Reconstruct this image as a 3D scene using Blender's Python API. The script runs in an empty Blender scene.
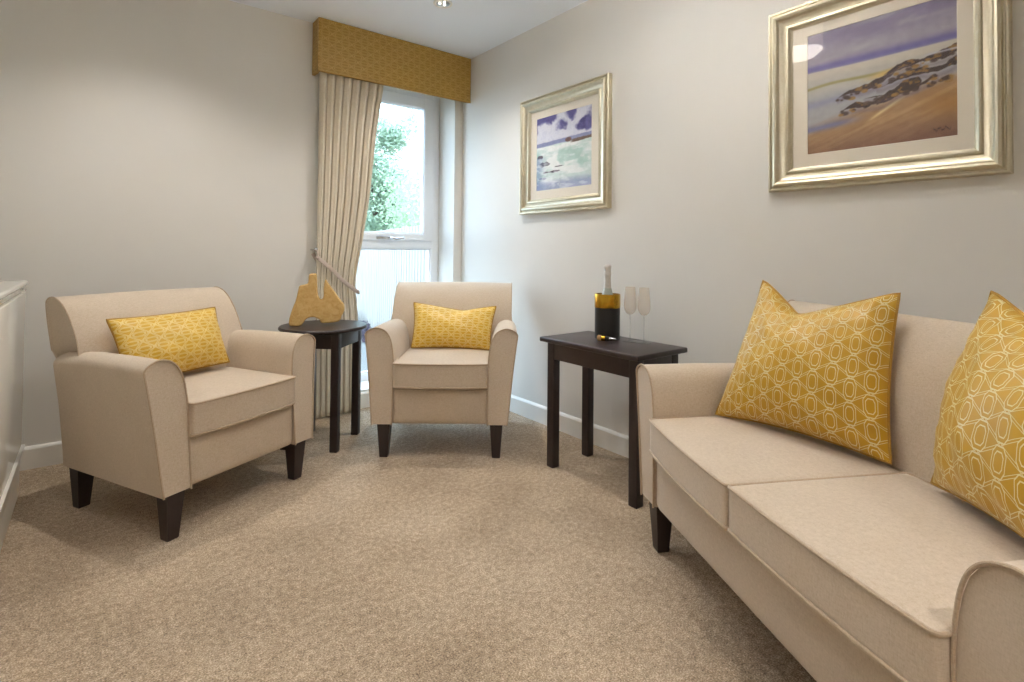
import bpy, bmesh, math, random
import numpy as np
from mathutils import Vector, Matrix
random.seed(7); rng = np.random.default_rng(7)
PI = math.pi
S = bpy.context.scene
COL = S.collection

# ------------------------------------------------------------------ materials
def s2l(c):
    return tuple(((x/255)/12.92 if x/255 <= 0.04045 else ((x/255+0.055)/1.055)**2.4) for x in c)+(1,)

class NT:
    """small helper that writes node maths as expressions"""
    def __init__(s, name):
        s.m = bpy.data.materials.new(name); s.m.use_nodes = True
        s.t = s.m.node_tree; s.n = s.t.nodes; s.b = s.n['Principled BSDF']
        s.out = s.n['Material Output']
    def node(s, ty, **kw):
        n = s.n.new(ty)
        for k, v in kw.items(): setattr(n, k, v)
        return n
    def link(s, a, b): s.t.links.new(a, b)
    def setin(s, sock, v):
        if hasattr(v, 'is_output') or isinstance(v, bpy.types.NodeSocket): s.link(v, sock)
        else: sock.default_value = v
    def math(s, op, a, b=0.0, c=0.0, clamp=False):
        n = s.node('ShaderNodeMath', operation=op, use_clamp=clamp)
        s.setin(n.inputs[0], a); s.setin(n.inputs[1], b); s.setin(n.inputs[2], c)
        return n.outputs[0]
    def mix(s, f, a, b):
        n = s.node('ShaderNodeMix', data_type='RGBA')
        s.setin(n.inputs[0], f); s.setin(n.inputs[6], a); s.setin(n.inputs[7], b)
        return n.outputs[2]
    def coord(s, kind='Object'):
        return s.node('ShaderNodeTexCoord').outputs[kind]
    def noise(s, vec, scale, detail=3, rough=.55, dist=0.0):
        n = s.node('ShaderNodeTexNoise'); s.link(vec, n.inputs['Vector'])
        n.inputs['Scale'].default_value = scale; n.inputs['Detail'].default_value = detail
        n.inputs['Roughness'].default_value = rough; n.inputs['Distortion'].default_value = dist
        return n.outputs[0]
    def ramp(s, f, stops):
        n = s.node('ShaderNodeValToRGB'); s.link(f, n.inputs[0]); e = n.color_ramp.elements
        e[0].position, e[0].color = stops[0]; e[1].position, e[1].color = stops[-1]
        for p, c in stops[1:-1]:
            x = e.new(p); x.color = c
        return n.outputs[0]
    def stretch(s, vec, sc):
        n = s.node('ShaderNodeMapping'); s.link(vec, n.inputs[0]); n.inputs['Scale'].default_value = sc
        return n.outputs[0]
    def bump(s, h, strength, dist):
        n = s.node('ShaderNodeBump'); s.link(h, n.inputs['Height'])
        n.inputs['Strength'].default_value = strength; n.inputs['Distance'].default_value = dist
        s.link(n.outputs[0], s.b.inputs['Normal'])
    def set(s, **kw):
        for k, v in kw.items(): s.setin(s.b.inputs[k.replace('_', ' ')], v)
        return s

def plain(name, col, rough=.5, metal=0.0, var=.04, scale=30, **kw):
    t = NT(name); c = s2l(col); v = t.coord()
    d = tuple(x*(1-var*2) for x in c[:3])+(1,)
    t.set(Base_Color=t.mix(t.noise(v, scale), d, c), Roughness=rough, Metallic=metal, **kw)
    return t.m

def fabric_mat(name, col, col2, weave=420):
    t = NT(name); v = t.coord()
    a = t.noise(t.stretch(v, (1, 1, .25)), weave, 2, .7)
    b = t.noise(t.stretch(v, (.25, .25, 1)), weave, 2, .7)
    fine = t.math('MULTIPLY', t.math('ADD', a, b), .5)
    big = t.noise(v, 9, 3)
    f = t.math('ADD', t.math('MULTIPLY', t.math('SUBTRACT', fine, .5), 2.2), t.math('ADD', t.math('MULTIPLY', t.math('SUBTRACT', big, .5), .35), .5), clamp=True)
    t.set(Base_Color=t.mix(f, s2l(col2), s2l(col)), Roughness=.9, Sheen_Weight=.25, Sheen_Roughness=.5)
    t.b.inputs['Specular IOR Level'].default_value = .25
    t.bump(fine, .25, .0008)
    return t.m

def pattern_mat(name, gold, gold2, line, fx, fy, soft=0.0, wl=.055, swap=False):
    """sateen with nested elongated octagons and crossing double lines, laid out in the cloth's own UV"""
    t = NT(name); uv = t.coord('UV')
    sep = t.node('ShaderNodeSeparateXYZ'); t.link(uv, sep.inputs[0])
    X = t.math('MULTIPLY', sep.outputs[1 if swap else 0], fx); Y = t.math('MULTIPLY', sep.outputs[0 if swap else 1], fy)
    def octa(ox):
        x = t.math('ABSOLUTE', t.math('SUBTRACT', t.math('FRACT', t.math('ADD', X, ox)), .5))
        y = t.math('ABSOLUTE', t.math('SUBTRACT', t.math('FRACT', t.math('ADD', Y, ox)), .5))
        x = t.math('DIVIDE', x, .165); y = t.math('DIVIDE', y, .47)
        return t.math('MAXIMUM', t.math('MAXIMUM', x, y), t.math('MULTIPLY', t.math('ADD', x, y), .645))
    d = t.math('MINIMUM', octa(0.0), octa(.5))
    l1 = t.math('LESS_THAN', t.math('ABSOLUTE', t.math('SUBTRACT', d, .95)), wl*1.1)
    l2 = t.math('LESS_THAN', t.math('ABSOLUTE', t.math('SUBTRACT', d, .62)), wl*1.1)
    outs = t.math('GREATER_THAN', d, .9)
    def diag(e):
        f = t.math('ABSOLUTE', t.math('SUBTRACT', t.math('FRACT', e), .5))
        return t.math('LESS_THAN', t.math('ABSOLUTE', t.math('SUBTRACT', f, .045)), wl*.27)
    dg = t.math('MAXIMUM', diag(t.math('ADD', X, Y)), diag(t.math('SUBTRACT', X, Y)))
    ln = t.math('MAXIMUM', t.math('MAXIMUM', l1, l2), t.math('MULTIPLY', dg, outs))
    v = t.coord(); n = t.noise(v, 14, 3); w = t.noise(v, 600, 2)
    base = t.mix(n, s2l(gold2), s2l(gold))
    t.set(Base_Color=t.mix(t.math('MULTIPLY', ln, 1-soft), base, s2l(line)),
          Roughness=t.math('ADD', .36, t.math('MULTIPLY', w, .15)), Sheen_Weight=.05)
    t.b.inputs['Specular IOR Level'].default_value = .5
    t.bump(t.math('ADD', t.math('MULTIPLY', ln, .6), w), .2, .0006)
    return t.m

M = {}
t = NT('wall_paint'); v = t.coord(); n = t.noise(v, 3, 4); f = t.noise(v, 220, 2)
t.set(Base_Color=t.mix(n, s2l((214, 212, 206)), s2l((219, 217, 212))), Roughness=.75); t.bump(f, .06, .001); M['wall'] = t.m
M['ceiling'] = plain('ceiling_paint', (234, 241, 250), .85, var=.01, scale=4)
M['white'] = plain('white_gloss_paint', (232, 230, 224), .35, var=.01)
M['upvc'] = plain('window_frame_plastic', (236, 240, 246), .3, var=.01)
t = NT('carpet'); v = t.coord(); fine = t.noise(v, 230, 3, .75); mid = t.noise(v, 55, 3, .6); big = t.noise(v, 2.2, 4, .6)
f = t.math('ADD', t.math('MULTIPLY', t.math('SUBTRACT', fine, .5), 2.6), .5)
f = t.math('ADD', f, t.math('MULTIPLY', t.math('SUBTRACT', mid, .5), .9))
f = t.math('ADD', f, t.math('MULTIPLY', t.math('SUBTRACT', big, .5), .7), clamp=True)
t.set(Base_Color=t.ramp(f, [(0, s2l((104, 86, 66))), (.5, s2l((172, 151, 125))), (1, s2l((230, 213, 188)))]), Roughness=1.0, Sheen_Weight=.2)
t.b.inputs['Specular IOR Level'].default_value = .1
t.bump(t.math('ADD', fine, mid), .7, .006); M['carpet'] = t.m
M['fabric'] = fabric_mat('beige_upholstery', (206, 191, 172), (178, 161, 139))
M['piping'] = fabric_mat('beige_piping', (190, 171, 148), (160, 140, 117))
M['curtain'] = fabric_mat('curtain_linen', (216, 207, 189), (198, 188, 168), 300)
M['tie'] = fabric_mat('tieback_satin', (206, 190, 180), (176, 160, 150), 300)
M['gold'] = pattern_mat('gold_lattice_sateen', (192, 149, 20), (172, 129, 12), (216, 206, 160), 4.9, 7.0, wl=.042)
M['gold_small'] = pattern_mat('gold_lattice_weave', (210, 168, 32), (192, 146, 18), (226, 206, 140), 4.4, 4.2, .3, .10, swap=True)
M['gold_val'] = pattern_mat('gold_lattice_pelmet', (162, 126, 42), (146, 111, 30), (196, 164, 92), 1, 1, .45, .09, swap=True)
M['goldpipe'] = plain('gold_cord', (190, 144, 44), .6, var=.3, scale=260)
t = NT('dark_wood'); v = t.coord(); g = t.noise(t.stretch(v, (1, 1, .08)), 90, 4, .6)
t.set(Base_Color=t.mix(g, s2l((30, 20, 20)), s2l((50, 36, 34))), Roughness=.36); t.bump(g, .08, .001); M['wood'] = t.m
t = NT('frame_leaf'); v = t.coord(); g = t.noise(v, 22, 5, .7); h = t.noise(v, 160, 3)
t.set(Base_Color=t.mix(g, s2l((186, 174, 142)), s2l((214, 208, 190))), Metallic=.85, Roughness=t.math('ADD', .32, t.math('MULTIPLY', h, .2))); t.bump(g, .1, .001); M['frame'] = t.m
M['mat'] = plain('mount_board', (226, 219, 205), .8, var=.01)
M['glossy'] = plain('gloss_lacquer', (236, 234, 226), .12, var=.01, scale=3)
t = NT('honey_stone'); v = t.coord(); g = t.noise(v, 28, 5, .65, 1.5)
t.set(Base_Color=t.ramp(g, [(.3, s2l((188, 148, 84))), (.5, s2l((206, 170, 106))), (.7, s2l((216, 184, 126)))]), Roughness=.25); M['stone'] = t.m
M['black'] = plain('black_enamel', (16, 15, 16), .38, var=.1)
M['brass'] = plain('brass_band', (206, 160, 52), .25, 1.0, var=.1, scale=60)
M['steel'] = plain('brushed_steel', (205, 205, 205), .25, 1.0)
M['foil'] = plain('pale_foil', (214, 208, 200), .35, .5, var=.15, scale=80)
M['bottle'] = plain('green_bottle_glass', (176, 182, 172), .08, var=.05)
M['cork'] = plain('cork', (206, 164, 110), .8, var=.25, scale=200)
M['dark'] = plain('dark_gap', (22, 20, 20), .8)
M['brick'] = plain('outside_render', (200, 196, 190), .9)
M['fence'] = None
t = NT('fence_timber'); v = t.coord(); g = t.noise(t.stretch(v, (6, 6, .4)), 8, 4)
t.set(Base_Color=t.mix(g, s2l((142, 134, 122)), s2l((166, 160, 150))), Roughness=.85); M['fence'] = t.m
def leafmat(name, a, b):
    t = NT(name); v = t.coord(); g = t.noise(v, 2.5, 4)
    t.set(Base_Color=t.mix(g, s2l(a), s2l(b)), Roughness=.7)
    tl = t.node('ShaderNodeBsdfTranslucent'); tl.inputs[0].default_value = s2l(b); ms_ = t.node('ShaderNodeMixShader'); ms_.inputs[0].default_value = .5
    t.link(t.b.outputs[0], ms_.inputs[1]); t.link(tl.outputs[0], ms_.inputs[2]); t.link(ms_.outputs[0], t.out.inputs[0])
    return t.m
M['hedge'] = leafmat('hedge_leaves', (150, 172, 138), (186, 200, 168))
M['tree'] = leafmat('tree_leaves', (148, 168, 146), (184, 198, 176))
M['shrub'] = leafmat('low_shrub_leaves', (70, 62, 78), (98, 86, 94))
M['bark'] = plain('bark', (110, 96, 80), .9, var=.2)
M['lawn'] = plain('gravel', (120, 116, 108), .95, var=.2, scale=60)

def glassy(name, tint=(1, 1, 1, 1), gloss=.08, frost=0.0, frostcol=(.8, .75, .7, 1)):
    t = NT(name); n = t.n
    tr = t.node('ShaderNodeBsdfTransparent'); tr.inputs[0].default_value = tint
    gl = t.node('ShaderNodeBsdfGlossy'); gl.inputs['Roughness'].default_value = .02
    fr = t.node('ShaderNodeFresnel'); fr.inputs[0].default_value = 1.45
    mx = t.node('ShaderNodeMixShader')
    geo = t.node('ShaderNodeNewGeometry'); front = t.math('SUBTRACT', 1.0, geo.outputs['Backfacing'])
    t.link(t.math('MULTIPLY', t.math('ADD', fr.outputs[0], gloss, clamp=True), front), mx.inputs[0]); t.link(tr.outputs[0], mx.inputs[1]); t.link(gl.outputs[0], mx.inputs[2])
    last = mx
    if frost:
        df = t.node('ShaderNodeBsdfDiffuse'); df.inputs[0].default_value = frostcol
        m2 = t.node('ShaderNodeMixShader'); m2.inputs[0].default_value = frost
        t.link(mx.outputs[0], m2.inputs[1]); t.link(df.outputs[0], m2.inputs[2]); last = m2
    t.link(last.outputs[0], t.out.inputs[0]); n.remove(t.b)
    return t.m
M['pane'] = glassy('window_glass', (.93, .95, .95, 1), gloss=0.0)
M['picglass'] = glassy('picture_glass', gloss=0.0)
M['wineglass'] = glassy('flute_glass', (.96, .96, .96, 1), gloss=.03, frost=.10, frostcol=(1, 1, .97, 1))
M['bowl'] = glassy('flute_bowl_glass', (.96, .95, .93, 1), gloss=.05, frost=.11, frostcol=(1, .90, .84, 1))

def emis(name, col, st):
    t = NT(name)
    t.set(Base_Color=(.8, .78, .74, 1), Emission_Color=col, Emission_Strength=st)
    return t.m

# ------------------------------------------------------------------ mesh helpers
class MB:
    def __init__(s): s.v = []; s.f = []; s.uv = {}
    def add(s, vs, fs):
        o = len(s.v); s.v += [tuple(x) for x in vs]; s.f += [tuple(i+o for i in f) for f in fs]; return s
    def box(s, x0, x1, y0, y1, z0, z1, b=0.0):
        if b <= 0:
            return s.add([(x0,y0,z0),(x1,y0,z0),(x1,y1,z0),(x0,y1,z0),(x0,y0,z1),(x1,y0,z1),(x1,y1,z1),(x0,y1,z1)],
                     [(0,3,2,1),(4,5,6,7),(0,1,5,4),(1,2,6,5),(2,3,7,6),(3,0,4,7)])
        bm = bmesh.new(); bmesh.ops.create_cube(bm, size=1)
        for v in bm.verts: v.co = Vector(((x0+x1)/2+v.co.x*(x1-x0), (y0+y1)/2+v.co.y*(y1-y0), (z0+z1)/2+v.co.z*(z1-z0)))
        bmesh.ops.bevel(bm, geom=bm.edges[:], offset=b, segments=3, affect='EDGES', profile=.5)
        bm.verts.index_update(); s.add([v.co[:] for v in bm.verts], [[v.index for v in f.verts] for f in bm.faces]); bm.free(); return s
    def loft(s, rings, cap=True, closed=True):
        n = len(rings[0]); o = len(s.v)
        for r in rings: s.v += [tuple(p) for p in r]
        for i in range(len(rings)-1):
            for j in range(n if closed else n-1):
                k = (j+1) % n
                s.f.append((o+i*n+j, o+i*n+k, o+(i+1)*n+k, o+(i+1)*n+j))
        if cap:
            s.f.append(tuple(o+j for j in range(n))[::-1]); s.f.append(tuple(o+(len(rings)-1)*n+j for j in range(n)))
        return s
    def lathe(s, prof, c=(0, 0, 0), n=32, cap=True):
        rings = [[(c[0]+r*math.cos(2*PI*k/n), c[1]+r*math.sin(2*PI*k/n), c[2]+z) for k in range(n)] for r, z in prof]
        return s.loft(rings, cap)
    def tube(s, pts, r, n=8, closed=False, cap=True):
        P = [Vector(p) for p in pts]; rings = []; m = len(P)
        up = None
        for i, p in enumerate(P):
            a = P[(i-1) % m] if (closed or i > 0) else p; b = P[(i+1) % m] if (closed or i < m-1) else p
            d = (b-a).normalized()
            if up is None: up = d.orthogonal().normalized()
            up = (up - d*up.dot(d)).normalized(); side = d.cross(up)
            rr = r(i/(m-1)) if callable(r) else r
            rings.append([p+(up*math.cos(2*PI*k/n)+side*math.sin(2*PI*k/n))*rr for k in range(n)])
        if closed: rings.append(rings[0]); 
        return s.loft(rings, cap and not closed)
    def build(s, name, mat, parent=None, smooth=35, loc=None, uvs=None):
        me = bpy.data.meshes.new(name); me.from_pydata(s.v, [], s.f); me.validate(); me.update()
        bm = bmesh.new(); bm.from_mesh(me); bmesh.ops.remove_doubles(bm, verts=bm.verts, dist=1e-6)
        bmesh.ops.recalc_face_normals(bm, faces=bm.faces); bm.to_mesh(me); bm.free()
        if smooth:
            me.polygons.foreach_set('use_smooth', [True]*len(me.polygons)); me.set_sharp_from_angle(angle=math.radians(smooth))
        me.materials.append(mat)
        o = bpy.data.objects.new(name, me); COL.objects.link(o)
        if parent: o.parent = parent
        if loc: o.location = loc
        return o

def empty(name, loc=(0, 0, 0), rz=0.0):
    o = bpy.data.objects.new(name, None); COL.objects.link(o); o.location = loc; o.rotation_euler = (0, 0, rz); o.empty_display_size = .1
    return o
def tag(o, label, cat, group=None):
    o['label'] = label; o['category'] = cat
    if group: o['group'] = group
    return o
def struct(o): o['kind'] = 'structure'; return o

def rounded(half, r, N=14, fn=None):
    """rounded box surface as a dense grid; fn reshapes each point"""
    vs = []; fs = []; hx, hy, hz = half
    ticks = [math.sin(x*PI/2) if False else x for x in [-1+2*i/N for i in range(N+1)]]
    def m(h):   # parameter spacing that puts rows in the rounded rim
        out = []
        for i in range(N+1):
            q = -1+2*i/N; k = 3/N*2
            out.append(q)
        return out
    for ax in range(3):
        for sg in (-1, 1):
            o = len(vs)
            for i in range(N+1):
                for j in range(N+1):
                    a = ticks[i]; b = ticks[j]
                    # push samples outwards so that the rim is well resolved
                    a = math.copysign(1-(1-abs(a))**1.6, a); b = math.copysign(1-(1-abs(b))**1.6, b)
                    p = [0, 0, 0]; p[ax] = sg; p[(ax+1) % 3] = a; p[(ax+2) % 3] = b
                    q = Vector((p[0]*hx, p[1]*hy, p[2]*hz))
                    c = Vector([max(-h+r, min(h-r, x)) for x, h in zip(q, half)])
                    d = q-c
                    if d.length > 1e-9: q = c+d.normalized()*r if True else q
                    if fn: q = fn(q, (q.x/hx, q.y/hy, q.z/hz))
                    vs.append(q)
            for i in range(N):
                for j in range(N):
                    a = o+i*(N+1)+j
                    fs.append((a, a+1, a+N+2, a+N+1))
    return vs, fs

# ------------------------------------------------------------------ setting
RX0, RY0, H = -2.95, -5.0, 2.357
WT = .30
WX0, WX1, WZ0, WZ1 = -1.00, -.064, .10, 2.16
floor = struct(MB().box(RX0, 0, RY0, 0, -.05, 0).build('floor', M['carpet'], smooth=0))
ceil_ = struct(MB().box(RX0-.1, .1, RY0-.1, WT, H, H+.1).build('ceiling', M['ceiling'], smooth=0))
struct(MB().box(0, .12, RY0-.1, WT, -.05, H).build('wall_right', M['wall'], smooth=0))
struct(MB().box(RX0-.12, RX0, RY0-.1, WT, -.05, H).build('wall_left', M['wall'], smooth=0))
struct(MB().box(RX0, 0, RY0-.12, RY0, -.05, H).build('wall_front', M['wall'], smooth=0))
wb = MB()
wb.box(RX0, WX0, 0, WT, -.05, H); wb.box(WX1, 0, 0, WT, -.05, H)
wb.box(WX0, WX1, 0, WT, WZ1, H); wb.box(WX0, WX1, 0, WT, -.05, WZ0)
struct(wb.build('wall_back', M['wall'], smooth=0))
def skirting(name, pts):
    prof = [(0, 0), (.016, 0), (.016, .088), (.012, .095), (.006, .1), (0, .1)]
    (a, b) = (Vector(pts[0]), Vector(pts[1])); d = (b-a).normalized(); n = Vector((-d.y, d.x, 0))
    mb = MB(); mb.loft([[a+n*o+Vector((0, 0, z)) for o, z in prof], [b+n*o+Vector((0, 0, z)) for o, z in prof]])
    return struct(mb.build(name, M['white'], smooth=0))
skirting('baseboard_right', ((0, RY0, 0), (0, 0, 0)))
skirting('baseboard_back', ((0, 0, 0), (RX0, 0, 0)))
skirting('baseboard_left', ((RX0, 0, 0), (RX0, RY0, 0)))
skirting('baseboard_front', ((RX0, RY0, 0), (0, RY0, 0)))

# window: fixed light below, casement above
YF = .215
win = struct(empty('window_1', ((WX0+WX1)/2, YF, WZ0)))
def wpart(mb, name, mat, par, sm=30):
    o = mb.build(name, mat, None, sm)
    o.parent = par; o.location = -(Vector(((WX0+WX1)/2, YF, WZ0))) if par == win else Vector((0, 0, 0))
    return o
def ring_frame(mb, x0, x1, z0, z1, w, y0, y1, wt=None, wb_=None):
    wt = wt or w; wb_ = wb_ or w
    mb.box(x0, x0+w, y0, y1, z0, z1, .004); mb.box(x1-w, x1, y0, y1, z0, z1, .004)
    mb.box(x0+w-.001, x1-w+.001, y0, y1, z1-wt, z1, .004); mb.box(x0+w-.001, x1-w+.001, y0, y1, z0, z0+wb_, .004)
fr = MB(); ring_frame(fr, WX0, WX1, WZ0, WZ1, .058, YF, YF+.07); fr.box(WX0+.05, WX1-.05, YF, YF+.07, 1.008, 1.072, .004)
ring_frame(fr, WX0+.056, WX1-.056, WZ0+.056, 1.010, .012, YF+.012, YF+.05)
fro = wpart(fr, 'window_frame', M['upvc'], win)
sa = MB(); ring_frame(sa, WX0+.05, WX1-.05, 1.066, WZ1-.05, .078, YF-.012, YF+.05, wb_=.048)
ring_frame(sa, WX0+.05+.07, WX1-.05-.07, 1.066+.044, WZ1-.05-.07, .014, YF-.002, YF+.04)
wpart(sa, 'casement', M['upvc'], win)
wpart(MB().box(WX0+.05, WX1-.05, YF+.03, YF+.034, WZ0+.05, 1.02), 'lower_pane', M['pane'], win, 0)
wpart(MB().box(WX0+.12, WX1-.12, YF+.022, YF+.026, 1.1, WZ1-.12), 'upper_pane', M['pane'], win, 0)
hd = MB(); hd.box(-.56, -.45, YF-.026, YF-.012, 1.072, 1.094, .004); hd.tube([(-.46, YF-.03, 1.083), (-.45, YF-.05, 1.078), (-.43, YF-.056, 1.074), (-.37, YF-.054, 1.083)], .008, 10)
wpart(hd, 'window_handle', M['steel'], win)
struct(MB().box(WX0, WX1, .0, YF+.01, WZ0-.001, WZ0+.012, .003).build('trim_1', M['white']))

# ------------------------------------------------------------------ outside
lawn = struct(MB().box(-14, 18, WT, 30, -.45, -.25).build('ground', M['lawn'], smooth=0))
struct(MB().box(-14, RX0-.13, WT-.1, WT, -.45, 3).build('trim_2', M['brick'], smooth=0))
fp0, fp1 = Vector((.883, 2.21, 0)), Vector((1.54, 5.38, 0))
fd = (fp1-fp0).normalized(); fn_ = Vector((fd.y, -fd.x, 0))
fence = tag(empty('garden_fence', (fp0+fd*-1.2)[:]), 'pale vertical board fence running beyond the window', 'fence')
fb = MB(); pit = .125
fs0 = -1.2
for k in range(80):
    a = k*pit; q = fd*a; w = fd*(pit-.028); th = fn_*.02
    top = Vector((0, 0, 1.29+.0)); bt = Vector((0, 0, -.25))
    c = [q, q+w, q+w+th, q+th]
    fb.loft([[p+bt for p in c], [p+top for p in c]])
o = fb.build('board_panel', M['fence'], fence, 0)
fr_ = MB()
for z in (.05, .5, 1.0):
    c0 = [fn_*.02+Vector((0, 0, z)), fn_*.06+Vector((0, 0, z)), fn_*.06+Vector((0, 0, z+.08)), fn_*.02+Vector((0, 0, z+.08))]
    fr_.loft([[p for p in c0], [p+fd*10 for p in c0]])
fr_.build('fence_rail', M['fence'], fence, 0)

def leaves(mb, n, f, size):
    for _ in range(n):
        p = Vector(f()); a = Vector(rng.normal(size=3)).normalized(); b = a.orthogonal().normalized()
        s_ = size*random.uniform(.6, 1.3)
        mb.add([p-a*s_, p+b*s_*.45, p+a*s_, p-b*s_*.45], [(0, 1, 2, 3)])
hz = MB()
def hp():
    u = random.uniform(-2.5, 7.5); h = random.uniform(-.2, 2.55+.25*math.sin(u*2.3)+.18*math.sin(u*5.1)); d = random.gauss(0, .28)
    return fp0+fd*u+fn_*(1.15+d)+Vector((0, 0, h))
leaves(hz, 46000, hp, .045)
ho = tag(hz.build('hedge', M['hedge'], None, 0), 'tall pale green hedge rising behind the board fence', 'hedge')
def tree(loc, h, r, n, label):
    t_ = tag(empty('garden_tree', loc), label, 'tree')
    tr = MB(); tr.tube([(0, 0, 0), (.05, 0, h*.4), (.0, .05, h*.8)], lambda k: .12*(1-.7*k), 10)
    for k in range(9):
        a = k*2.4; z = h*(.35+.05*k); tr.tube([(0, 0, z), (math.cos(a)*r*.4, math.sin(a)*r*.4, z+.3), (math.cos(a)*r*.8, math.sin(a)*r*.8, z+.5)], lambda q: .04*(1-.7*q), 6)
    tr.build('trunk', M['bark'], t_)
    cl = [(random.uniform(-1, 1)*r*.7, random.uniform(-1, 1)*r*.7, h*random.uniform(.35, 1.0), r*random.uniform(.25, .5)) for _ in range(40)]
    lf = MB()
    def f():
        c = random.choice(cl); d = Vector(rng.normal(size=3)).normalized()*c[3]*random.random()**.4
        return (c[0]+d.x, c[1]+d.y, c[2]+d.z)
    leaves(lf, n, f, .05); lf.build('foliage', M['tree'], t_, 0)
tree((2.85, 8.2, -.25), 4.3, 1.0, 24000, 'pale leafy tree behind the hedge, cut by the curtain edge')
sh = MB()
def sp():
    u = random.uniform(1.2, 6.5); return fp0+fd*u-fn_*(.22+abs(random.gauss(0, .08)))+Vector((0, 0, -.25+random.random()*.2*(.6+.4*math.sin(u*4))))
leaves(sh, 5000, sp, .03)
tag(sh.build('low_shrub', M['shrub'], None, 0), 'low purplish planting at the foot of the board fence', 'shrub')

# ------------------------------------------------------------------ seating
def arm_section(ib):
    o = [(.094, .163), (.100, .22), (.118, .40), (.134, .53), (.141, .578), (.140, .590), (.133, .600), (.118, .610), (.098, .617), (.078, .617), (.055, .609),
         (.036, .594), (.021, .570), (.011, .538), (.005, .50), (.001, .455), (0, .40), (0, .163)]
    return [(ib+a, z) for a, z in o]

def catmull(P, n=5, closed=False):
    P = [Vector(p) for p in P]; out = []; m = len(P)
    for i in range(m if closed else m-1):
        p0 = P[(i-1) % m] if (closed or i > 0) else P[i]; p1 = P[i]; p2 = P[(i+1) % m]; p3 = P[(i+2) % m] if (closed or i < m-2) else p2
        for k in range(n):
            t_ = k/n
            out.append(.5*((2*p1)+(-p0+p2)*t_+(2*p0-5*p1+4*p2-p3)*t_*t_+(-p0+3*p1-3*p2+p3)*t_**3))
    if not closed: out.append(P[-1])
    return out

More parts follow.
